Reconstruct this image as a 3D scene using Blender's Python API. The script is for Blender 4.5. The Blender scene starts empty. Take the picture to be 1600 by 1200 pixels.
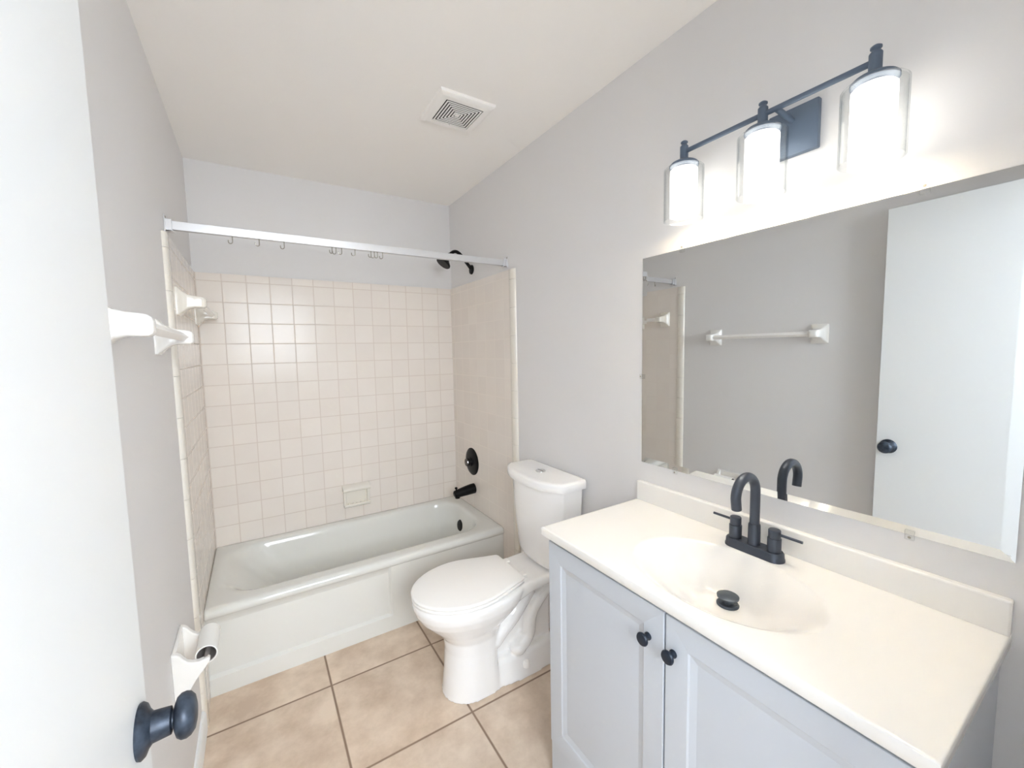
import bpy, bmesh, math, random
from mathutils import Vector, Matrix
random.seed(3)
PI = math.pi
S = bpy.context.scene
C = S.collection

# ------------------------------------------------------------------ dimensions (metres)
W = 1.47          # left wall x=0, right wall x=W
H = 2.46          # ceiling
YF = -2.76        # inner face of the wall with the doorway
# ------------------------------------------------------------------ camera
yaw, pitch, roll = -0.55838, -0.08111, -0.0190
fwd = Vector((-math.sin(yaw)*math.cos(pitch), math.cos(yaw)*math.cos(pitch), math.sin(pitch)))
rt = Vector((math.cos(yaw), math.sin(yaw), 0)); up = rt.cross(fwd)
r2 = rt*math.cos(roll) + up*math.sin(roll); u2 = up*math.cos(roll) - rt*math.sin(roll)
cam = bpy.data.objects.new('camera', bpy.data.cameras.new('camera')); C.objects.link(cam)
m = Matrix((r2, u2, -fwd)).transposed().to_4x4(); m.translation = Vector((0.2497, -2.7454, 1.4417))
cam.matrix_world = m
cam.data.sensor_fit = 'HORIZONTAL'; cam.data.sensor_width = 36; cam.data.lens = 642.13/1600*36
cam.data.clip_start = 0.005
S.camera = cam
# ------------------------------------------------------------------ world and light
w = bpy.data.worlds.new('world'); S.world = w; w.use_nodes = True
w.node_tree.nodes['Background'].inputs[0].default_value = (0.85, 0.92, 1.0, 1)
w.node_tree.nodes['Background'].inputs[1].default_value = 0.1
def area(name, loc, rot, sx, sy, power, col):
    l = bpy.data.lights.new(name, 'AREA'); l.shape = 'RECTANGLE'; l.size = sx; l.size_y = sy
    l.energy = power; l.color = col
    o = bpy.data.objects.new(name, l); C.objects.link(o); o.location = loc; o.rotation_euler = rot
    return o
# cool fill light added in the unseen hall, aimed in through the doorway
area('hall_fill', (0.55, -4.25, 1.86), (PI/2, 0, 0), 1.7, 1.16, 62, (0.86, 0.93, 1.0))
SHADE_EMIT = 1.9
BULB_W = 1.8
S.view_settings.view_transform = 'Standard'; S.view_settings.look = 'None'
S.view_settings.gamma = 1; S.view_settings.use_curve_mapping = False
S.view_settings.exposure = 0.96
S.cycles.max_bounces = 24; S.cycles.diffuse_bounces = 16; S.cycles.transparent_max_bounces = 16

# ------------------------------------------------------------------ materials
def srgb(r, g, b):
    f = lambda c: (c/255/12.92 if c/255 <= .04045 else ((c/255+.055)/1.055)**2.4)
    return (f(r), f(g), f(b), 1)
MATS = {}
def mat(name, col, rough=.5, metal=0, coat=0, bump=0, bscale=200, spec=.5):
    m = bpy.data.materials.new(name); m.use_nodes = True
    b = m.node_tree.nodes['Principled BSDF']
    b.inputs['Base Color'].default_value = col if len(col) == 4 else (*col, 1)
    b.inputs['Roughness'].default_value = rough; b.inputs['Metallic'].default_value = metal
    b.inputs['Coat Weight'].default_value = coat; b.inputs['Specular IOR Level'].default_value = spec
    N = m.node_tree.nodes; L = m.node_tree.links
    if bump:
        t = N.new('ShaderNodeTexCoord'); n = N.new('ShaderNodeTexNoise'); n.inputs['Scale'].default_value = bscale
        n.inputs['Detail'].default_value = 3
        bp = N.new('ShaderNodeBump'); bp.inputs['Strength'].default_value = bump; bp.inputs['Distance'].default_value = .002
        L.new(t.outputs['Object'], n.inputs['Vector']); L.new(n.outputs['Fac'], bp.inputs['Height'])
        L.new(bp.outputs['Normal'], b.inputs['Normal'])
    MATS[name] = m
    return m
def mottle(m, c1, c2, scale, detail=4):
    N = m.node_tree.nodes; L = m.node_tree.links; b = N['Principled BSDF']
    t = N.new('ShaderNodeTexCoord'); n = N.new('ShaderNodeTexNoise'); n.inputs['Scale'].default_value = scale
    n.inputs['Detail'].default_value = detail
    r = N.new('ShaderNodeValToRGB'); r.color_ramp.elements[0].position = .35; r.color_ramp.elements[1].position = .68
    r.color_ramp.elements[0].color = c1; r.color_ramp.elements[1].color = c2
    L.new(t.outputs['Object'], n.inputs['Vector']); L.new(n.outputs['Fac'], r.inputs['Fac'])
    L.new(r.outputs['Color'], b.inputs['Base Color'])
def grid_mat(name, axes, origin, pitch, gw, tile1, tile2, grout, rough, nscale, bump, tvar=.0, spec=.5, coat=0):
    """square tiles: grout lines at origin + k*pitch along two world axes, mottled tile colour"""
    m = mat(name, tile1, rough, spec=spec, coat=coat); N = m.node_tree.nodes; L = m.node_tree.links; b = N['Principled BSDF']
    g = N.new('ShaderNodeNewGeometry'); sp = N.new('ShaderNodeSeparateXYZ'); L.new(g.outputs['Position'], sp.inputs[0])
    def mth(op, a, bb=None, clamp=False):
        n = N.new('ShaderNodeMath'); n.operation = op; n.use_clamp = clamp
        for i, v in enumerate((a, bb)):
            if v is None: continue
            if isinstance(v, (int, float)): n.inputs[i].default_value = v
            else: L.new(v, n.inputs[i])
        return n.outputs[0]
    ds = []; cells = []
    for ax, o in zip(axes, origin):
        u = mth('DIVIDE', mth('SUBTRACT', sp.outputs['XYZ'.index(ax)], o), pitch)
        cells.append(mth('FLOOR', u))
        fr = mth('FRACT', u)
        ds.append(mth('MULTIPLY', mth('MINIMUM', fr, mth('SUBTRACT', 1., fr)), pitch))
    d = mth('MINIMUM', ds[0], ds[1])
    k = mth('DIVIDE', mth('SUBTRACT', d, gw*.35), gw*.65, True)        # 0 in the joint, 1 on the tile
    k = mth('MINIMUM', mth('MAXIMUM', k, 0.), 1.)
    no = N.new('ShaderNodeTexNoise'); no.inputs['Scale'].default_value = nscale; no.inputs['Detail'].default_value = 6
    no.inputs['Roughness'].default_value = .62
    wn = N.new('ShaderNodeTexWhiteNoise'); wn.noise_dimensions = '2D'
    cb = N.new('ShaderNodeCombineXYZ'); L.new(cells[0], cb.inputs[0]); L.new(cells[1], cb.inputs[1]); L.new(cb.outputs[0], wn.inputs['Vector'])
    va = N.new('ShaderNodeVectorMath'); va.operation = 'MULTIPLY_ADD'; va.inputs[1].default_value = (3, 3, 3)
    L.new(wn.outputs['Color'], va.inputs[0]); L.new(g.outputs['Position'], va.inputs[2]); L.new(va.outputs[0], no.inputs['Vector'])
    rp = N.new('ShaderNodeValToRGB'); rp.color_ramp.elements[0].position = .36; rp.color_ramp.elements[1].position = .64
    rp.color_ramp.elements[0].color = tile2; rp.color_ramp.elements[1].color = tile1
    L.new(no.outputs['Fac'], rp.inputs['Fac'])
    mx0 = N.new('ShaderNodeMix'); mx0.data_type = 'RGBA'; mx0.blend_type = 'MULTIPLY'
    mx0.inputs['Factor'].default_value = tvar; L.new(rp.outputs['Color'], mx0.inputs['A'])
    L.new(wn.outputs['Value'], mx0.inputs['B'])
    mx = N.new('ShaderNodeMix'); mx.data_type = 'RGBA'; mx.inputs['A'].default_value = grout
    L.new(k, mx.inputs['Factor']); L.new(mx0.outputs['Result'], mx.inputs['B']); L.new(mx.outputs['Result'], b.inputs['Base Color'])
    bp = N.new('ShaderNodeBump'); bp.inputs['Strength'].default_value = bump; bp.inputs['Distance'].default_value = .001
    L.new(k, bp.inputs['Height']); L.new(bp.outputs['Normal'], b.inputs['Normal'])
    rr = mth('SUBTRACT', .75, mth('MULTIPLY', k, .75-rough)); L.new(rr, b.inputs['Roughness'])
    return m

wall_m = mat('grey_wall_paint', srgb(226, 225, 225), .55, bump=.05, bscale=150, spec=.3)
ceil_m = mat('ceiling_paint', srgb(249, 247, 244), .8, bump=.06, bscale=120, spec=.2)
white_paint = mat('white_satin_paint', srgb(238, 240, 241), .38)
door_m = mat('door_paint', srgb(231, 233, 233), .42, bump=.03, bscale=40)
cab_m = mat('cabinet_white_lacquer', srgb(200, 205, 212), .34)
porc = mat('white_porcelain', srgb(248, 247, 246), .10, coat=.3)
tubm = mat('bone_white_enamel', srgb(224, 224, 219), .12, coat=.2)
ceramic = mat('white_glazed_ceramic', srgb(238, 236, 232), .12)
bone_cer = mat('bone_glazed_ceramic', srgb(232, 227, 217), .14)
plastic = mat('white_plastic', srgb(248, 246, 243), .28)
marble = mat('cultured_marble_top', srgb(241, 239, 235), .16, coat=.2)
dark = mat('gunmetal_matte', srgb(76, 81, 91), .36, metal=.5)
black = mat('matte_black_metal', srgb(9, 9, 11), .42, metal=.1, spec=.25)
knobm = mat('worn_blue_black_metal', srgb(30, 36, 48), .42, metal=.4); mottle(knobm, srgb(20, 26, 38), srgb(74, 84, 98), 38)
knob_s = mat('dark_knob', srgb(36, 46, 60), .4, metal=.3)
fixm = mat('fixture_hazed_black_metal', srgb(98, 112, 130), .45, metal=.2)  # matte black metal, base colour lightened and blued by the lamps' glow haze
alum = mat('brushed_aluminium', srgb(226, 226, 228), .33, metal=.75)
chrome = mat('chrome', srgb(225, 225, 225), .08, metal=1)
steel = mat('hook_wire_steel', srgb(170, 165, 155), .3, metal=.9)
mirror_m = mat('mirror_silver', (.76, .775, .775, 1), .0, metal=1)
glass_edge = mat('mirror_glass_edge', srgb(200, 212, 210), .15)
gap_m = mat('dark_recess', srgb(40, 36, 34), .8)
paper = mat('bare_white_roll', srgb(240, 239, 235), .55)
core_m = mat('grey_roll_inside', srgb(150, 143, 138), .7)
hall_m = mat('hall_paint', srgb(225, 227, 230), .7)
hallfl = mat('hall_floor_laminate', srgb(170, 155, 138), .5)
floor_m = grid_mat('tan_floor_tile', 'XY', (-.003, -.889), .4555, .006, srgb(228, 210, 190), srgb(200, 178, 156), srgb(140, 117, 98), .36, 6, .6, .06)
T1, T2, GR = srgb(234, 227, 219), srgb(231, 223, 215), srgb(214, 203, 193)
tile_back = grid_mat('white_wall_tile_back', 'XZ', (.5735, 1.619), .1122, .0035, T1, T2, GR, .20, 3, .25, .03, spec=.25)
tile_side = grid_mat('white_wall_tile_side', 'YZ', (-.060, 1.619), .1122, .003, T1, T2, srgb(224, 216, 207), .16, 3, .04, .03, spec=.35)

shade_m = bpy.data.materials.new('lit_opal_glass'); shade_m.use_nodes = True
b = shade_m.node_tree.nodes['Principled BSDF']
b.inputs['Base Color'].default_value = srgb(250, 246, 236); b.inputs['Roughness'].default_value = .3
b.inputs['Emission Color'].default_value = (1.0, .965, .91, 1); b.inputs['Emission Strength'].default_value = SHADE_EMIT
def thin_glass(name, tint, refl):
    m = bpy.data.materials.new(name); m.use_nodes = True; N = m.node_tree.nodes; L = m.node_tree.links
    N.remove(N['Principled BSDF'])
    tr = N.new('ShaderNodeBsdfTransparent'); tr.inputs[0].default_value = tint
    gl = N.new('ShaderNodeBsdfGlossy'); gl.inputs['Roughness'].default_value = .03
    lw = N.new('ShaderNodeLayerWeight'); lw.inputs['Blend'].default_value = .5
    pw = N.new('ShaderNodeMath'); pw.operation = 'POWER'; pw.inputs[1].default_value = 4; L.new(lw.outputs['Facing'], pw.inputs[0])
    ma = N.new('ShaderNodeMath'); ma.operation = 'MULTIPLY_ADD'; ma.inputs[1].default_value = refl; ma.inputs[2].default_value = .03; L.new(pw.outputs[0], ma.inputs[0])
    mx = N.new('ShaderNodeMixShader'); L.new(ma.outputs[0], mx.inputs[0])
    tm = N.new('ShaderNodeMix'); tm.data_type = 'RGBA'; tm.inputs['A'].default_value = tint; tm.inputs['B'].default_value = (.66, .69, .71, 1)
    L.new(pw.outputs[0], tm.inputs['Factor']); L.new(tm.outputs['Result'], tr.inputs[0]); L.new(tr.outputs[0], mx.inputs[1]); L.new(gl.outputs[0], mx.inputs[2])
    L.new(mx.outputs[0], N['Material Output'].inputs['Surface'])
    return m
clear_m = thin_glass('clear_glass', (.975, .98, .98, 1), .35)
clip_m = thin_glass('clear_plastic_clip', (.97, .975, .975, 1), .6)

# ------------------------------------------------------------------ mesh helpers
class MB:
    def __init__(s): s.v = []; s.f = []
    def add(s, vs, fs):
        o = len(s.v); s.v += [tuple(p) for p in vs]; s.f += [tuple(i+o for i in f) for f in fs]; return s
    def box(s, a, b_):
        x0, y0, z0 = (min(a[i], b_[i]) for i in range(3)); x1, y1, z1 = (max(a[i], b_[i]) for i in range(3))
        return s.add([(x0,y0,z0),(x1,y0,z0),(x1,y1,z0),(x0,y1,z0),(x0,y0,z1),(x1,y0,z1),(x1,y1,z1),(x0,y1,z1)],
                     [(0,3,2,1),(4,5,6,7),(0,1,5,4),(1,2,6,5),(2,3,7,6),(3,0,4,7)])
    def loft(s, rings, cap0=True, cap1=True, closed=True):
        n = len(rings[0]); vs = [p for r in rings for p in r]; fs = []
        for k in range(len(rings)-1):
            for i in range(n if closed else n-1):
                j = (i+1) % n; fs.append((k*n+i, k*n+j, (k+1)*n+j, (k+1)*n+i))
        if cap0: fs.append(tuple(range(n-1, -1, -1)))
        if cap1: fs.append(tuple(range((len(rings)-1)*n, len(rings)*n)))
        return s.add(vs, fs)
    def lathe(s, prof, origin=(0,0,0), axis=(0,0,1), n=32, cap=True, sx=1, sy=1):
        """prof: list of (radius, distance along axis)"""
        a = Vector(axis).normalized(); q = Vector((0,0,1)).rotation_difference(a) if a.z > -.9999 else Matrix.Rotation(PI, 3, 'X').to_quaternion()
        o = Vector(origin); rings = []
        for r, h in prof:
            rings.append([o + q @ Vector((r*sx*math.cos(2*PI*i/n), r*sy*math.sin(2*PI*i/n), h)) for i in range(n)])
        return s.loft(rings, cap, cap)
    def tube(s, pts, r, n=16, cap=True):
        pts = [Vector(p) for p in pts]; rs = r if isinstance(r, (list, tuple)) else [r]*len(pts)
        t = (pts[1]-pts[0]).normalized(); ref = Vector((0,0,1)) if abs(t.z) < .9 else Vector((1,0,0))
        nrm = (ref - t*ref.dot(t)).normalized(); rings = []
        for k, p in enumerate(pts):
            a = pts[min(k+1, len(pts)-1)] - pts[max(k-1, 0)]; t2 = a.normalized()
            q = t.rotation_difference(t2); nrm = q @ nrm; t = t2; bn = t.cross(nrm)
            rings.append([p + (nrm*math.cos(2*PI*i/n) + bn*math.sin(2*PI*i/n))*rs[k] for i in range(n)])
        return s.loft(rings, cap, cap)
    def prism(s, poly, axis, a, b_):
        """extrude a 2-D polygon along a world axis from a to b"""
        def P(u, v, t): return {'X': (t, u, v), 'Y': (u, t, v), 'Z': (u, v, t)}[axis]
        return s.loft([[P(u, v, a) for u, v in poly], [P(u, v, b_) for u, v in poly]])
    def build(s, name, material, parent=None, bevel=0, seg=3, smooth=True, ang=35, subsurf=0):
        me = bpy.data.meshes.new(name); me.from_pydata(s.v, [], s.f)
        bm = bmesh.new(); bm.from_mesh(me); bmesh.ops.recalc_face_normals(bm, faces=bm.faces); bm.to_mesh(me); bm.free()
        me.materials.append(material)
        o = bpy.data.objects.new(name, me); C.objects.link(o)
        if parent:
            o.parent = parent; o.matrix_parent_inverse = Matrix.Translation(-parent.location)
        if smooth:
            for p in me.polygons: p.use_smooth = True
            me.set_sharp_from_angle(angle=math.radians(ang))
        if bevel:
            bv = o.modifiers.new('bevel', 'BEVEL'); bv.width = bevel; bv.segments = seg; bv.limit_method = 'ANGLE'; bv.angle_limit = math.radians(40)
            bv.harden_normals = False
        if subsurf:
            ss = o.modifiers.new('sub', 'SUBSURF'); ss.levels = ss.render_levels = subsurf
        return o
def rrect(x0, x1, y0, y1, r, z, n=8):
    """rounded rectangle ring in the xy plane"""
    out = []
    for cx, cy, a0 in ((x1-r, y1-r, 0), (x0+r, y1-r, PI/2), (x0+r, y0+r, PI), (x1-r, y0+r, 1.5*PI)):
        for i in range(n+1):
            a = a0 + PI/2*i/n; out.append((cx+r*math.cos(a), cy+r*math.sin(a), z))
    return out
def tag(o, label, cat, group=None):
    o['label'] = label; o['category'] = cat
    if group: o['group'] = group
    return o
def thing(name, loc, label, cat, group=None):
    o = bpy.data.objects.new(name, None); C.objects.link(o); o.location = loc; o.empty_display_size = .05
    return tag(o, label, cat, group)
def struct(o):
    o['kind'] = 'structure'; return o
def bez(p0, p1, p2, p3, n=12):
    out = []
    for i in range(n+1):
        t = i/n; a = [(1-t)**3, 3*t*(1-t)**2, 3*t*t*(1-t), t**3]
        out.append(tuple(sum(a[k]*p[j] for k, p in enumerate((p0, p1, p2, p3))) for j in range(3)))
    return out

# ================================================================== the room
DX0, DX1, DZ = .055, .835, 2.085       # doorway in the front wall
struct(MB().box((-.1, YF-.12, -.1), (W+.1, .1, 0)).build('floor', floor_m, smooth=False))
struct(MB().box((-.1, YF-.12, H), (W+.1, .1, H+.1)).build('ceiling', ceil_m, smooth=False))
wl = struct(MB().box((-.1, YF-.12, 0), (0, .1, H)).build('wall_left', wall_m, smooth=False))
wb = struct(MB().box((0, 0, 0), (W, .1, H)).build('wall_back', wall_m, smooth=False))
wr = struct(MB().box((W, YF-.12, 0), (W+.1, .1, H)).build('wall_right', wall_m, smooth=False))
wf = MB(); wf.box((0, YF-.12, 0), (DX0, YF, H)); wf.box((DX1, YF-.12, 0), (W, YF, H)); wf.box((DX0, YF-.12, DZ), (DX1, YF, H))
struct(wf.build('wall_front', wall_m, smooth=False))
# casing round the doorway, both jambs and the head
cs = MB(); t_ = .012
cs.box((DX1, YF, 0), (DX1+.055, YF+t_, DZ+.055)); cs.box((DX0-.05, YF, DZ), (DX1, YF+t_, DZ+.055)); cs.box((DX0-.05, YF, 0), (DX0, YF+t_, DZ))
struct(cs.build('trim_1', white_paint, bevel=.003))
# tiled tub surround on the three walls, with bullnose edge trims
ZT, TY = 1.884, -.80
tk = .010
MB().box((tk, -tk, 0), (W-tk, 0, ZT)).build('tile_panel', tile_back, wb, bevel=.0008)
MB().box((0, TY, 0), (tk, 0, ZT)).build('tile_panel', tile_side, wl, bevel=.0008)
MB().box((W-tk, TY, 0), (W, 0, ZT)).build('tile_panel', tile_side, wr, bevel=.0008)
def edge_trim(x0, sgn, parent):
    mb = MB(); z = 0; h = .1524
    while z < ZT-.001:
        z1 = min(z+h, ZT+.0)
        prof = [(x0, TY-.052), (x0+sgn*.006, TY-.050), (x0+sgn*.012, TY-.042), (x0+sgn*.0145, TY-.030), (x0+sgn*.0145, TY-.004), (x0+sgn*.012, TY), (x0, TY)]
        mb.prism(prof, 'Z', z+.0006, z1-.0006); z = z1
    return mb.build('edge_trim', bone_cer, parent, ang=50)
edge_trim(0, 1, wl); edge_trim(W, -1, wr)
# baseboards
def baseboard(name, a, b_, x0, sgn):
    pr = [(x0, 0), (x0+sgn*.013, 0), (x0+sgn*.013, .068), (x0+sgn*.009, .078), (x0+sgn*.005, .083), (x0, .083)]
    return struct(MB().loft([[(u, a, v) for u, v in pr], [(u, b_, v) for u, v in pr]]).build(name, white_paint, ang=50))
baseboard('baseboard_left', YF, TY-.053, 0, 1)
# hall behind the doorway: floor, walls, ceiling, far wall with an added opening for light
struct(MB().box((-.9, -4.4, -.1), (2.2, YF-.12, 0)).build('floor_hall', hallfl, smooth=False))
struct(MB().box((-.9, -4.4, H), (2.2, YF-.12, H+.1)).build('ceiling_hall', hall_m, smooth=False))
hw = MB(); hw.box((-1.0, -4.4, 0), (-.9, YF-.12, H)); hw.box((2.2, -4.4, 0), (2.3, YF-.12, H)); hw.box((-.9, YF-.22, 0), (-.1, YF-.12, H)); hw.box((W+.1, YF-.22, 0), (2.2, YF-.12, H))
hw.box((-.9, -4.5, 0), (-.3, -4.4, H)); hw.box((1.4, -4.5, 0), (2.2, -4.4, H)); hw.box((-.3, -4.5, 2.3), (1.4, -4.4, H))
struct(hw.build('wall_hall', hall_m, smooth=False))

# ================================================================== door, standing open against the left wall
door = bpy.data.objects.new('door_1', None); C.objects.link(door); door.location = (.0755, -2.745, 0)
DXF, DYE = .0907, -1.998
dleaf = MB().box((DXF-.035, -2.742, .012), (DXF, DYE, 2.075)).build('leaf', door_m, door, bevel=.002, seg=2)
kn = MB(); KX, KY, KZ = DXF, -2.045, .944
kn.lathe([(.0, -.001), (.033, 0), (.034, .003), (.031, .007), (.024, .010), (.019, .014), (.0175, .030), (.017, .0335), (.012, .035), (.0115, .042)], (KX, KY, KZ), (1, 0, 0), 40)
kn.lathe([(.006, .038), (.018, .0375), (.0245, .040), (.028, .0445), (.0285, .050), (.0265, .055), (.021, .0595), (.012, .0615), (.0, .062)], (KX, KY, KZ), (1, 0, 0), 40)
ko = kn.build('door_knob', knobm, door)
for hz in (.25, 1.05, 1.85):
    MB().lathe([(.0, -.045), (.006, -.045), (.006, .045), (.0, .045)], (DXF+.004, -2.744, hz), n=12).build('hinge', dark, door)
struct(door); tag(door, 'white flat slab door standing open along the left wall with dark round knob', 'door')

# ================================================================== bathtub
tub = thing('bathtub', (W/2, -.34, 0), 'white enamel alcove bathtub set between the three tiled walls', 'bathtub')
x0, x1, y0, y1, rim = .0102, W-.0102, -.690, -.0102, .388
mb = MB(); n = 10
rings = [rrect(x0, x1, -.664, y1, .004, 0, n), rrect(x0, x1, -.664, y1, .004, .30, n), rrect(x0, x1, -.668, y1, .004, .335, n), rrect(x0, x1, -.682, y1, .005, .345, n),
         rrect(x0, x1, y0, y1, .006, .356, n), rrect(x0, x1, y0+.001, y1, .008, .368, n), rrect(x0, x1, y0+.006, y1, .010, .379, n), rrect(x0+.002, x1-.002, y0+.016, y1-.001, .012, .386, n), rrect(x0+.008, x1-.008, y0+.028, y1-.004, .02, rim, n)]
bx0, bx1, by0, by1 = .060, 1.385, -.604, -.058      # rim opening
def basin(dx0, dx1, dy0, dy1, r, z): return rrect(bx0+dx0, bx1-dx1, by0+dy0, by1-dy1, r, z, n)
rings += [basin(-.022, -.02, -.022, -.02, .17, rim), basin(-.006, -.008, -.008, -.007, .165, rim-.0015), basin(.012, .003, .004, .004, .16, rim-.007), basin(.034, .010, .011, .010, .155, rim-.020),
          basin(.066, .016, .017, .016, .15, rim-.045), basin(.115, .024, .024, .022, .145, .29), basin(.195, .038, .036, .034, .14, .20), basin(.265, .054, .050, .048, .125, .125),
          basin(.305, .075, .070, .068, .11, .090), basin(.345, .11, .10, .10, .09, .072), basin(.40, .17, .14, .14, .07, .064)]
mb.loft(rings)
# apron: a frame standing proud of the recessed panel
f0, f1 = -.664, -.677
px0, px1, pz0, pz1 = x0+.001, .785, .078, .3445
ap = MB(); sl = .012
O = [(x0, f1, 0), (x1, f1, 0), (x1, f1, .345), (x0, f1, .345)]
mid = [(px0, f1, pz0), (px1, f1, pz0), (px1, f1, pz1), (px0, f1, pz1)]
inn = [(px0+.001, f0-.001, pz0+sl), (px1-sl, f0-.001, pz0+sl), (px1-sl, f0-.001, pz1-.001), (px0+.001, f0-.001, pz1-.001)]
bk = [(x0, f0+.002, 0), (x1, f0+.002, 0), (x1, f0+.002, .345), (x0, f0+.002, .345)]
ap.loft([bk, O, mid, inn])
mb.build('shell', tubm, tub, ang=60)
ap.build('apron_panel', tubm, tub, bevel=.004, seg=3)
ov = MB().lathe([(0, -.012), (.036, -.012), (.037, .004), (.033, .009), (.01, .012), (0, .012)], (1.362, -.275, .275), (-1, 0, .16), 28).build('overflow_plate', black, tub)
MB().lathe([(0, -.002), (.033, 0), (.033, .006), (.02, .012), (0, .013)], (1.16, -.33, .062), n=24).build('drain', black, tub)

# soap dish on the back wall
sd = thing('soap_dish', (.755, -.01, .54), 'small white ceramic soap dish set into the back wall tiles above the tub', 'soap dish')
sx0, sx1 = .677, .835
m_ = MB(); yb = -tk
m_.box((sx0, yb, .478), (sx1, yb-.010, .612))
m_.box((sx0, yb, .478), (sx0+.016, yb-.032, .60)); m_.box((sx1-.016, yb, .478), (sx1, yb-.032, .60))
m_.build('back_plate', bone_cer, sd, bevel=.005)
m_ = MB(); pr = [(yb, .612), (yb-.014, .612), (yb-.046, .599), (yb-.054, .588), (yb-.051, .576), (yb-.038, .571), (yb, .573)]
m_.prism(pr, 'X', sx0-.004, sx1+.004); m_.build('grab_ledge', bone_cer, sd, bevel=.003)
m_ = MB(); pr = [(yb, .468), (yb-.034, .470), (yb-.056, .480), (yb-.060, .493), (yb-.053, .498), (yb-.046, .487), (yb-.01, .483), (yb, .483)]
m_.prism(pr, 'X', sx0, sx1)
for k in range(5):
    cx = sx0+.03+k*.0245; m_.box((cx-.004, yb-.012, .480), (cx+.004, yb-.038, .491))
m_.build('tray', bone_cer, sd, bevel=.003)

# shower valve, tub spout, shower head on the right wall
xt = W-tk
sv = thing('shower_valve', (xt, -.283, .70), 'round black shower valve plate with short knob on the right tiled wall', 'valve')
MB().lathe([(0, 0), (.092, 0), (.092, .003), (.086, .008), (.06, .013), (.032, .016), (.03, .02), (0, .02)], (xt, -.283, .70), (-1, 0, 0), 48).build('escutcheon', black, sv)
hb = MB().lathe([(0, .014), (.020, .014), (.019, .022), (.022, .024), (.027, .042), (.025, .047), (.016, .049), (0, .049)], (xt, -.283, .70), (-1, 0, 0), 12)
h_ = hb.build('handle', mat('polished_black_handle', srgb(95, 92, 90), .16, metal=.8), sv, ang=20); h_['label'] = 'shiny faceted handle'
sp = thing('tub_spout', (xt, -.30, .515), 'black tub spout with a diverter pull below the shower valve', 'spout')
pts = [(xt, -.30, .519), (xt-.02, -.30, .518), (xt-.06, -.30, .514), (xt-.10, -.30, .509), (xt-.125, -.30, .506), (xt-.140, -.30, .503), (xt-.147, -.30, .501)]
MB().tube(pts, [.034, .034, .032, .0285, .0265, .0245, .016], 24).build('body', black, sp)
MB().lathe([(0, -.03), (.016, -.03), (.0175, .0), (.016, .004)], (xt-.124, -.30, .506), n=20).build('nozzle', black, sp)
MB().lathe([(0, 0), (.0045, 0), (.0045, .014), (.009, .016), (.009, .024), (.006, .027), (0, .027)], (xt-.132, -.30, .524), n=16).build('diverter_pull', black, sp)
sh = thing('wall_shower', (W, -.33, 1.965), 'black shower on a curved arm above the right tiled wall', 'shower')
MB().lathe([(0, 0), (.030, 0), (.029, .006), (.016, .012), (0, .012)], (W, -.33, 1.965), (-1, 0, 0), 28).build('flange', black, sh)
arm = bez((W, -.33, 1.965), (W-.06, -.33, 2.03), (W-.09, -.33, 2.085), (W-.128, -.33, 2.062), 14) + bez((W-.128, -.33, 2.062), (W-.142, -.33, 2.053), (W-.150, -.33, 2.045), (W-.158, -.33, 2.034), 4)[1:]
MB().tube(arm, .0105, 16).build('arm', black, sh)
ax = Vector((-.62, 0, -.80)).normalized(); hp = Vector((W-.150, -.33, 2.046))
MB().lathe([(0, 0), (.013, 0), (.016, .008), (.016, .016), (.011, .022), (.013, .03), (.030, .052), (.046, .066), (.048, .074), (.045, .079), (0, .080)], hp, ax, 36).build('spray_head', black, sh)

# curtain rail with hooks
cr = thing('shower_curtain_rail', (W/2, -.748, 1.928), 'long white aluminium curtain rail spanning the tub opening', 'curtain rail')
ry, rz = -.748, 1.928
m_ = MB(); pr = [(ry-.010, rz-.016), (ry-.010, rz+.016), (ry+.010, rz+.016), (ry+.010, rz-.016), (ry+.004, rz-.016), (ry+.004, rz-.010), (ry-.004, rz-.010), (ry-.004, rz-.016)]
m_.prism(pr, 'X', .010, W-.010); m_.build('rail', alum, cr, bevel=.001, seg=2)
for xa, s_ in ((0, 1), (W, -1)):
    m_ = MB(); m_.box((xa, ry-.028, rz-.030), (xa+s_*.004, ry+.020, rz+.034))
    m_.box((xa, ry-.018, rz-.024), (xa+s_*.022, ry-.012, rz+.020)); m_.box((xa, ry-.018, rz-.024), (xa+s_*.026, ry+.014, rz-.019)); m_.box((xa, ry+.011, rz-.024), (xa+s_*.022, ry+.015, rz+.020))
    br = m_.build('bracket', alum, cr, bevel=.0015, seg=2)
    MB().lathe([(0, 0), (.004, 0), (.003, .003), (0, .003)], (xa+s_*.004, ry-.023, rz+.024), (s_, 0, 0), 12).build('screw', steel, br)
hk = MB(); pts = [(0, .0, .006)] + [(0, 0, -.010)] + [(0, .0075-.0075*math.cos(a), -.020-.0075*math.sin(a)) for a in [PI*i/10 for i in range(0, 11)]] + [(0, .015, -.014)]
pts = [(-p[1]*.8, p[1]*.6, p[2]) for p in pts]
hk.tube(pts, .0019, 8); hk.lathe([(0, .0), (.0035, .0), (.0035, .006), (0, .006)], (0, 0, -.001), n=12)
hook0 = hk.build('curtain_hook', steel)
hxs = [.205, .296, .385, .571, .587, .611, .668, .739, .754, .768, .792]
hlab = ['small wire hook nearest the left end of the curtain rail', 'second wire hook from the left end of the curtain rail', 'third wire hook from left, just before the wide gap on the curtain rail',
        'left hook of the three close together right of the wide gap', 'middle hook of the three close together right of the wide gap', 'right hook of the three close together right of the wide gap',
        'lone wire hook between the two tight clusters on the curtain rail',
        'first from left of the four bunched hooks nearest the shower head', 'second from left of the four bunched hooks nearest the shower head', 'third from left of the four bunched hooks nearest the shower head', 'rightmost of the four bunched hooks nearest the shower head']
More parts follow.
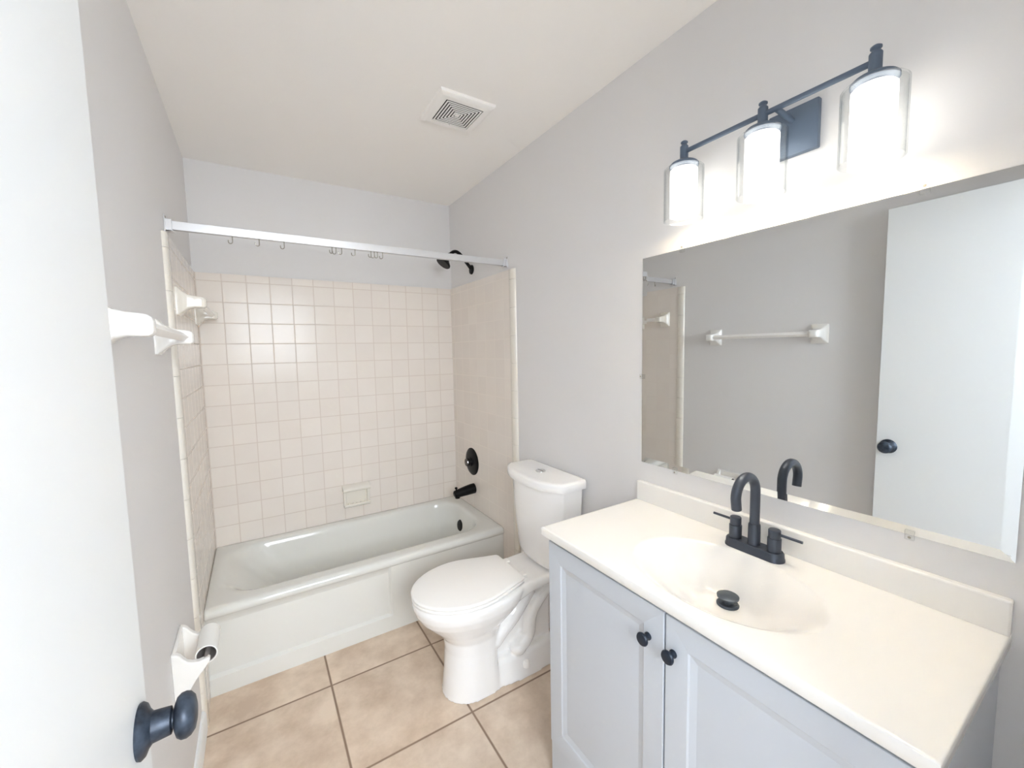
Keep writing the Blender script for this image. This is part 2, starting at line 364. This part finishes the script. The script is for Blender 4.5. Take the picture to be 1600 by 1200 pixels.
for i, hx in enumerate(hxs):
    o = hook0 if i == 0 else hook0.copy()
    if i: C.objects.link(o)
    o.location = (hx, ry, rz-.0155); o.rotation_euler = (0, 0, (.3, .9, .2, 1.3, .1, .8, .4, 1.1, .3, .9, 0)[i])
    tag(o, hlab[i], 'hook', 'wire curtain hooks on the rail')

# ================================================================== towel bars (ceramic posts, square bar set on its corner)
def towel_bar(xw, ya, yb_, z, label, matp):
    root = thing('towel_bar', (xw, (ya+yb_)/2, z), label, 'towel bar', 'white ceramic towel bars on the left wall')
    for yy in (ya, yb_):
        st = [(.000, .042, .054, .0), (.006, .042, .054, .0), (.010, .038, .049, .0), (.022, .031, .037, .0), (.036, .027, .027, .001), (.055, .026, .0225, .001), (.074, .0255, .0215, .0), (.084, .024, .020, -.001), (.090, .019, .016, -.001), (.092, .010, .009, -.001)]
        rings = []
        for d, hy, hz_, dz in st:
            r = min(hy, hz_)*.28 if d > .02 else .006
            rings.append([(xw+d, yy+u, z+dz+v) for u, v, _ in rrect(-hy, hy, -hz_, hz_, r, 0, 5)])
        MB().loft(rings).build('post', matp, root, ang=50)
    hw_ = .0145; xa = xw+.068
    mb = MB(); poly = [(xa-hw_, z), (xa, z+hw_), (xa+hw_, z), (xa, z-hw_)]
    mb.prism(poly, 'Y', ya+.006, yb_-.006)
    br = mb.build('bar', plastic, root, bevel=.002)
    return root
towel_bar(0, -1.705, -1.095, 1.503, 'white ceramic towel bar on the grey left wall between the door and the tub', ceramic)
towel_bar(tk, -.690, -.085, 1.655, 'white ceramic towel bar on the tiled left wall inside the tub', bone_cer)

# ================================================================== toilet roll holder and bare roll
th = thing('toilet_paper_holder', (0, -1.215, .53), 'white ceramic two armed toilet roll holder low on the left wall', 'toilet roll holder')
tx, tz, ty0, ty1 = .074, .540, -1.300, -1.135
m_ = MB(); m_.box((0, ty0, .455), (.010, ty1, .600)); m_.build('back_plate', ceramic, th, bevel=.008, seg=4)
def arm_prof():
    return [(0, .600), (.012, .597), (.020, .590), (.027, .578), (.035, .567), (.046, .560), (.060, .557), (.074, .559), (.084, .561), (.089, .556), (.086, .547),
            (.072, .528), (.054, .506), (.038, .481), (.027, .457), (.020, .440), (0, .432)]
for ya in (ty0, ty1-.020):
    MB().prism(arm_prof(), 'Y', ya, ya+.020).build('arm', ceramic, th, bevel=.004, seg=3)
roll = thing('toilet_roll', (tx, -1.2175, tz), 'bare white empty roll resting in the arms of the toilet roll holder', 'roll')
R = .0275; n = 32; rx, rz_ = .078, .5585
ya, yb_ = ty0+.022, ty1-.021
def ringxz(r, y): return [(rx+r*math.cos(2*PI*i/n), y, rz_+r*math.sin(2*PI*i/n)) for i in range(n)]
MB().loft([ringxz(R, ya), ringxz(R, yb_), ringxz(R-.003, yb_), ringxz(R-.003, ya), ringxz(R, ya)], False, False).build('tube', paper, roll, ang=50)
io = MB().loft([ringxz(R-.0032, ya+.004), ringxz(R-.0032, yb_-.004), ringxz(R-.0042, yb_-.004), ringxz(R-.0042, ya+.004), ringxz(R-.0032, ya+.004)], False, False).build('inner_lining', core_m, roll, ang=50); io['label'] = 'grey inside of the roll'
rz_ -= .004
MB().loft([ringxz(.007, ya-.012), ringxz(.007, yb_+.012)]).build('spindle', core_m, roll, ang=50)

# ================================================================== toilet
YC = -1.205
wc = thing('toilet', (1.1, YC, 0), 'white porcelain two piece toilet with closed lid between the tub and the vanity', 'toilet')
def egg(xf, xb, hw_, z, n=48, pf=2.0, pb=2.6, yc=YC, cx=None):
    """ring pointed to -x: half ellipse in front, squarer half behind"""
    out = []; c = cx if cx is not None else xf+(xb-xf)*.5
    for i in range(n):
        a = 2*PI*i/n; ca, sa = math.cos(a), math.sin(a)
        p = pb if ca > 0 else pf; L_ = (xb-c) if ca > 0 else (c-xf)
        out.append((c + L_*math.copysign(abs(ca)**(2/p), ca), yc + hw_*math.copysign(abs(sa)**(2/p), sa), z))
    return out
bm_ = MB()
bm_.loft([egg(.842, 1.085, .112, 0, pb=5), egg(.846, 1.08, .109, .012, pb=5), egg(.856, 1.07, .104, .10, pb=5), egg(.862, 1.07, .102, .19, pb=5), egg(.856, 1.08, .106, .245, pb=4),
          egg(.825, 1.10, .120, .285, pb=3), egg(.790, 1.14, .142, .32, cx=.98), egg(.757, 1.18, .163, .355, cx=.98), egg(.738, 1.21, .176, .388, cx=.97), egg(.730, 1.22, .181, .415, cx=.965), egg(.731, 1.22, .181, .430, cx=.965), egg(.740, 1.21, .174, .437, cx=.965)])
# deck under the tank
def dk(x, hw_, zb, zt): return [(x, YC+u, v) for u, v, _ in rrect(-hw_, hw_, zb, zt, .02, 0, 4)]
bm_.loft([dk(1.02, .15, .36, .4365), dk(1.13, .140, .368, .4365), dk(1.22, .128, .384, .4375), dk(1.32, .130, .394, .440), dk(1.44, .140, .398, .440)])
# rear base slab and recessed web
bm_.loft([egg(.95, 1.405, .116, 0, pb=4), egg(.95, 1.40, .114, .012, pb=4), egg(.95, 1.385, .092, .090, pb=4), egg(.96, 1.37, .076, .104, pb=4)])
bm_.box((1.0, YC-.045, .08), (1.37, YC+.045, .38))
for s_ in (-1, 1):
    yy = YC+s_*.066
    pts = bez((1.06, yy, .345), (1.10, yy, .29), (1.03, yy, .22), (1.02, yy, .18), 8)
    pth = bez((1.37, YC+s_*.04, .365), (1.34, yy, .345), (1.29, yy, .325), (1.262, yy, .285), 8) + bez((1.262, yy, .285), (1.243, yy, .255), (1.237, yy, .23), (1.235, yy, .19), 6)[1:] + bez((1.235, yy, .19), (1.234, yy, .155), (1.215, yy, .135), (1.165, yy, .115), 8)[1:]
    bm_.tube(pth, [.034]*9+[.032]*6+[.032]*4+[.034]*4, 16)
    bm_.lathe([(0, -.03), (.034, -.01), (.040, .01), (.034, .03), (0, .042)], (1.175, yy, .112), n=20)
    # bowl underside fin sweeping back to the pedestal
    fn = bez((1.24, YC+s_*.05, .375), (1.17, YC+s_*.07, .325), (1.11, YC+s_*.072, .26), (1.05, YC+s_*.07, .19), 10)
    bm_.tube(fn, [.045]*6+[.042, .038, .034, .032, .03], 14)
bowl = bm_.build('bowl', porc, wc)
for md in list(bowl.modifiers): bowl.modifiers.remove(md)
rm = bowl.modifiers.new('remesh', 'REMESH'); rm.mode = 'VOXEL'; rm.voxel_size = .0048; rm.use_smooth_shade = True
sm = bowl.modifiers.new('smooth', 'SMOOTH'); sm.factor = .5; sm.iterations = 6
# tank
def dring(xf, xb, hw_, z, bow=.3, rc=.04, n=20):
    """tank plan: straight back at xb, bowed front at xf with rounded corners"""
    pts = []
    for i in range(n+1):
        t = -1+2*i/n; e = abs(t)**4
        pts.append((xf + (xb-xf)*(bow*.35*t*t + .45*e*bow*1.6), YC+hw_*t, z))
    pts += [(xb-.012, YC+hw_, z), (xb, YC+hw_-.012, z), (xb, YC-hw_+.012, z), (xb-.012, YC-hw_, z)]
    return pts
TB = 1.452
tank = MB().loft([dring(1.335, TB-.012, .150, .4415), dring(1.31, TB-.006, .166, .452), dring(1.300, TB-.004, .172, .48), dring(1.285, TB-.002, .192, .66), dring(1.278, TB, .202, .830)]).build('tank', porc, wc, bevel=.004, ang=50)
MB().loft([dring(1.268, TB+.004, .206, .828), dring(1.255, TB+.006, .219, .834), dring(1.253, TB+.006, .2205, .842), dring(1.253, TB+.006, .2205, .862), dring(1.256, TB+.005, .2185, .868), dring(1.262, TB+.002, .213, .872), dring(1.272, TB-.006, .204, .8735)]).build('tank_lid', porc, wc, ang=50)
fb = MB().lathe([(0, 0), (.024, 0), (.024, .003), (.022, .005), (0, .005)], (1.362, YC, .8733), n=32).build('flush_button', chrome, wc); fb['label'] = 'round chrome dual flush button'
MB().box((1.3605, YC-.021, .8783), (1.3635, YC+.021, .8790)).build('button_split', dark, wc)
# seat and lid outline
def seat_ring(z, d=0, n=40):
    xf, xm, xb, hw_, hb = .727+d, .955, 1.187-d, .181-d, .128-d
    out = []
    for i in range(n+1):
        a = PI/2 + PI*i/n; out.append((xm + (xm-xf)*math.cos(a), YC+hw_*math.sin(a), z))
    for i in range(1, 9):
        t = i/9; out.append((xm+(xb-.02-xm)*t, YC-(hw_+(hb-hw_)*(t*t*(3-2*t)*.6+.4*t*t)), z))
    out += [(xb-.006, YC-hb+.006, z), (xb, YC-hb+.02, z), (xb, YC+hb-.02, z), (xb-.006, YC+hb-.006, z)]
    for i in range(8, 0, -1):
        t = i/9; out.append((xm+(xb-.02-xm)*t, YC+(hw_+(hb-hw_)*(t*t*(3-2*t)*.6+.4*t*t)), z))
    return out
MB().loft([seat_ring(.440, .006), seat_ring(.4425, .002), seat_ring(.449, .0015), seat_ring(.4520, .005), seat_ring(.4525, .012)]).build('seat', plastic, wc, ang=60)
MB().loft([seat_ring(.4558, .009), seat_ring(.4562, .003), seat_ring(.4578, .001), seat_ring(.4640, .000), seat_ring(.4680, .004), seat_ring(.4695, .010)]).build('seat_lid', plastic, wc, ang=60)
for s_ in (-1, 1):
    m_ = MB(); m_.box((1.180, YC+s_*.070-.017, .438), (1.218, YC+s_*.070+.017, .456)); m_.build('hinge', plastic, wc, bevel=.005)
    MB().lathe([(0, -.004), (.0165, -.004), (.0165, .014), (.012, .022), (0, .026)], (1.195, YC+s_*.103, .048), n=20).build('bolt_cap', plastic, wc)

# ================================================================== vanity cabinet, top, faucet
vy0, vy1 = -2.603, -1.714      # cabinet sides
vc = thing('vanity_cabinet', (1.24, -2.158, 0), 'white two door vanity cabinet with shaker panels under the sink top', 'cabinet')
vm = MB(); pt = .016
vm.box((1.040, vy0, 0), (W-.001, vy0+pt, .846)); vm.box((1.040, vy1-pt, 0), (W-.001, vy1, .846))
vm.box((1.056, vy0+pt, .10), (W-.001, vy1-pt, .116)); vm.box((W-.007, vy0+pt, .116), (W-.001, vy1-pt, .846))
vm.box((1.040, vy0+pt, .0), (1.056, vy1-pt, .16)); vm.box((1.040, vy0+pt, .80), (1.056, vy1-pt, .846)); vm.box((1.040, -2.18, .16), (1.056, -2.14, .80))
vm.build('body', cab_m, vc, bevel=.002, seg=2)
MB().box((1.0255, vy0, 0), (1.040, vy1, .132)).build('toe_board', cab_m, vc, bevel=.002)
def cab_door(ya, yb_, kside, lab):
    z0, z1 = .137, .829; xf, xb = 1.021, 1.0395
    rail = .058; sl = .020; dp = .007
    o = [(xf, ya, z0), (xf, yb_, z0), (xf, yb_, z1), (xf, ya, z1)]
    def ins(d, x): return [(x, ya+d, z0+d), (x, yb_-d, z0+d), (x, yb_-d, z1-d), (x, ya+d, z1-d)]
    bk_ = [(xb, ya, z0), (xb, yb_, z0), (xb, yb_, z1), (xb, ya, z1)]
    d_ = MB().loft([bk_, o, ins(rail, xf), ins(rail+.004, xf+.003), ins(rail+sl, xf+dp), ins(rail+sl+.022, xf+dp-.0005)]).build('door', cab_m, vc, bevel=.0018, seg=2, ang=12)
    d_['label'] = lab
    ky = kside; kz = .745
    k_ = MB().lathe([(0, 0), (.0095, 0), (.0095, .003), (.006, .006), (.0055, .013), (.010, .017), (.0155, .019), (.0162, .022), (.0145, .025), (.006, .0265), (0, .0265)], (xf, ky, kz), (-1, 0, 0), 28).build('knob', knob_s, d_)
    return d_
cab_door(-2.1575, vy1-.002, -2.113, 'cabinet door nearer the toilet')
cab_door(vy0+.002, -2.1625, -2.184, 'cabinet door farther from the toilet')

vt = thing('countertop', (1.235, -2.158, .85), 'cream white vanity top with moulded oval sink and backsplash', 'sink')
X0, X1, Y0, Y1, ZC = 1.0023, W-.001, -2.6145, -1.7015, .8735
DC, EC, EA, EB, ED = Vector((1.258, -2.172)), Vector((1.205, -2.180)), .142, .198, .102
def sink_depth(x, y):
    r = .5
    for _ in range(24):
        c = DC + (EC-DC)*min(r, 1.3); r = math.hypot((x-c.x)/EA, (y-c.y)/EB)
    if r >= 1.16: return 0
    t = 1-r/1.16; t = min(1, t/.80)
    return ED*(1-(1-t)**2.4*(1+1.6*t))
nx, ny = 94, 184; vs = []; fs = []
for i in range(nx+1):
    for j in range(ny+1):
        x = X0+.003+(X1-.003-X0)*i/nx; y = Y0+.003+(Y1-Y0-.006)*j/ny
        vs.append((x, y, ZC-sink_depth(x, y)))
idx = lambda i, j: i*(ny+1)+j
for i in range(nx):
    for j in range(ny): fs.append((idx(i,j), idx(i+1,j), idx(i+1,j+1), idx(i,j+1)))
loop = [idx(i,0) for i in range(nx+1)] + [idx(nx,j) for j in range(1,ny+1)] + [idx(i,ny) for i in range(nx-1,-1,-1)] + [idx(0,j) for j in range(ny-1,0,-1)]
base = len(vs); zlow = ZC-.027
def out(p, d): 
    x, y, _ = p
    return (max(X0, min(X1, x + (-d if x < X0+.0035 else 0))), y + (-d if y < Y0+.0035 else d if y > Y1-.0035 else 0))
rows = []
for d, z in ((.0021, ZC-.0009), (.003, ZC-.003), (.003, zlow+.002), (.001, zlow)):
    st = len(vs); rows.append([st+k for k in range(len(loop))])
    for q in loop: xx, yy = out(vs[q], d); vs.append((xx, yy, z))
prev = loop
for r in rows:
    for k in range(len(loop)):
        k2 = (k+1) % len(loop); fs.append((prev[k], r[k], r[k2], prev[k2]))
    prev = r
# the underside is open round the bowl: one flat ring is enough, the cabinet closes it
mt = MB(); mt.add(vs, fs); mt.build('basin_slab', marble, vt, ang=60)
mt = MB(); mt.box((W-.021, Y0, ZC-.002), (W, Y1, .944)); mt.build('backsplash', marble, vt, bevel=.004)
ds = MB(); dz = ZC-ED
ds.lathe([(0, -.004), (.026, -.004), (.027, .003), (.024, .006), (.014, .006), (.013, .010), (.014, .014), (.026, .020), (.0265, .024), (.022, .0265), (0, .0275)], (DC.x, DC.y, dz), n=36)
so = ds.build('drain_stopper', mat('stopper_grey', srgb(84, 92, 100), .4, metal=.5), vt)

fa = thing('faucet', (1.392, -2.165, ZC), 'gunmetal two handle gooseneck faucet on the vanity top', 'faucet')
fx, fy = 1.392, -2.165
m_ = MB(); m_.loft([rrect(fx-.026, fx+.026, fy-.078, fy+.078, .0255, ZC-.001, 10), rrect(fx-.026, fx+.026, fy-.078, fy+.078, .0255, ZC+.005, 10), rrect(fx-.0245, fx+.0245, fy-.0765, fy+.0765, .0242, ZC+.007, 10), rrect(fx-.0235, fx+.0235, fy-.0755, fy+.0755, .0232, ZC+.020, 10), rrect(fx-.021, fx+.021, fy-.073, fy+.073, .0207, ZC+.0235, 10)]).build('base_plate', dark, fa, ang=40)
s0 = ZC+.022; top = 1.045; Rg = .048
MB().lathe([(0, 0), (.0165, 0), (.0165, .002), (.0155, .004), (.0150, .055), (.0142, .058), (0, .058)], (fx, fy, s0), n=28).build('spout_collar', dark, fa)
pts = [(fx, fy, s0+.05), (fx, fy, top)] + [(fx-Rg+Rg*math.cos(a), fy, top+Rg*math.sin(a)) for a in [PI*1.06*i/20 for i in range(1, 21)]]
e = Vector(pts[-1]); pts += [tuple(e+Vector((.004, 0, -.022)))]
MB().tube(pts, .0125, 20).build('spout', dark, fa, ang=50)
for s_ in (-1, 1):
    hy = fy+s_*.052
    h_ = MB().lathe([(0, 0), (.0165, 0), (.0165, .0365), (.0158, .0375), (.0142, .0377), (.0142, .0395), (.0146, .0397), (.0146, .0590), (.0135, .0605), (0, .061)], (fx, hy, s0), n=28).build('handle', dark, fa)
    l_ = MB().tube([(fx, hy+s_*.010, s0+.050), (fx, hy+s_*.066, s0+.050)], .0036, 12).build('lever', dark, h_)

# ================================================================== wall mirror
mi = thing('wall_mirror', (W, -2.162, 1.39), 'large frameless rectangular mirror held by clear clips above the vanity', 'mirror')
ma, mb_, mz0, mz1 = -2.612, -1.711, 1.0155, 1.7645
bv = .020
o1 = [(W-.0015, ma, mz0), (W-.0015, mb_, mz0), (W-.0015, mb_, mz1), (W-.0015, ma, mz1)]
o2 = [(W-.0040, ma, mz0), (W-.0040, mb_, mz0), (W-.0040, mb_, mz1), (W-.0040, ma, mz1)]
o3 = [(W-.0053, ma+bv, mz0+bv), (W-.0053, mb_-bv, mz0+bv), (W-.0053, mb_-bv, mz1-bv), (W-.0053, ma+bv, mz1-bv)]
MB().loft([o1, o2, o3]).build('mirror_glass', mirror_m, mi, smooth=False)
def clip(y, z, ang):
    m_ = MB()
    pr = [(-.012, 0), (.010, 0), (.010, .0095), (.002, .0095), (.002, .0065), (-.012, .0065)]   # along, out of the wall
    ca, sa = math.cos(ang), math.sin(ang)
    rings = []
    for t in (-.008, .008):
        rings.append([(W-o_, y + (-a_*sa) + t*ca, z + a_*(-ca) + t*(-sa)*1.0) for a_, o_ in pr])
    m_.loft(rings); c_ = m_.build('clip', clip_m, mi, bevel=.001, seg=2)
    s = MB().lathe([(0, 0), (.003, 0), (.002, .002), (0, .002)], (W-.0065, y+.006*sa, z+.006*ca), (-1, 0, 0), 10).build('screw', steel, c_)
clip(-1.872, mz1, 0); clip(-2.452, mz1, 0); clip(-1.856, mz0, PI); clip(-2.461, mz0, PI); clip(mb_, 1.337, PI/2)

# ================================================================== three lamp vanity light
vl = thing('vanity_light', (W, -2.165, 2.0), 'three lamp bath light bar with clear and opal glass shades above the mirror', 'light fixture')
lx, lz = 1.372, 2.022
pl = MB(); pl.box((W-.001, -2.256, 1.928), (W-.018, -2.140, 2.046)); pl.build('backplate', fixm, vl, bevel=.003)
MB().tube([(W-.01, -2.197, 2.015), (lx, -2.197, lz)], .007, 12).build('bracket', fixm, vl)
LY = (-1.942, -2.166, -2.388)
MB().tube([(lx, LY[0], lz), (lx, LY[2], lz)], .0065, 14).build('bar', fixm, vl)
for yy in LY:
    lamp = MB()
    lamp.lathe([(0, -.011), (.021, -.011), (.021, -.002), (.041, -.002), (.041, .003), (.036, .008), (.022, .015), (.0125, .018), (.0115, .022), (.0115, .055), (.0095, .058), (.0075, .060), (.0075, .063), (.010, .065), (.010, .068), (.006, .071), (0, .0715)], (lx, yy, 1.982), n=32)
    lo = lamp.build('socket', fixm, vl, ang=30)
    def cyl(r, z0, z1, th, name, mm):
        n = 48
        rg = lambda r_, z: [(lx+r_*math.cos(2*PI*i/n), yy+r_*math.sin(2*PI*i/n), z) for i in range(n)]
        c_ = MB().loft([rg(r, z0), rg(r, z1), rg(r-.004, z1+.002), rg(.012, z1+.002)], False, False) if False else MB()
        if th is None:
            c_.loft([rg(r, z0), rg(r, z1)], False, False)
        else:
            c_.loft([rg(.020, z1), rg(r-.004, z1), rg(r, z1-.004), rg(r, z0), rg(r-th, z0), rg(r-th, z1-.006), rg(.020, z1-.006)], False, False)
        c2 = c_.build(name, mm, lo, ang=40)
        return c2
    bl = bpy.data.lights.new('bulb_light', 'POINT'); bl.energy = BULB_W; bl.color = (1.0, .95, .88); bl.shadow_soft_size = .014
    bo = bpy.data.objects.new('bulb_light', bl); C.objects.link(bo); bo.parent = lo; bo.location = (lx, yy, 1.896)
    cyl(.0385, 1.836, 1.972, .003, 'opal_shade', shade_m)
    cyl(.0560, 1.824, 1.9765, .0025, 'clear_shade', clear_m)

# ================================================================== exhaust fan grille
ef = thing('exhaust_vent', (1.043, -1.076, H), 'square white exhaust fan grille with concentric louvres on the ceiling', 'vent')
cx, cy, hh = 1.043, -1.076, .122
m_ = MB()
def sq(h, z): return [(cx-h, cy-h, z), (cx+h, cy-h, z), (cx+h, cy+h, z), (cx-h, cy+h, z)]
gi = .083
m_.loft([sq(hh, H), sq(hh-.002, H-.010), sq(hh-.016, H-.018), sq(gi, H-.018), sq(gi, H-.002)], False, False); m_.build('frame', plastic, ef, bevel=.001, seg=2)
MB().box((cx-gi-.002, cy-gi-.002, H-.001), (cx+gi+.002, cy+gi+.002, H-.0125)).build('dark_opening', gap_m, ef)
st = .0118; h = gi-.0045
while h > .014:
    MB().loft([sq(h, H-.0185), sq(h-.0064, H-.0185), sq(h-.0064, H-.0173), sq(h, H-.0173), sq(h, H-.0185)], False, False).build('louvre', plastic, ef, smooth=False)
    h -= st
MB().box((cx-.0025, cy-gi, H-.0172), (cx+.0025, cy+gi, H-.0125)).build('rib', gap_m, ef)
MB().box((cx-h-.002, cy-h-.002, H-.019), (cx+h+.002, cy+h+.002, H-.006)).build('centre_boss', plastic, ef, bevel=.002)
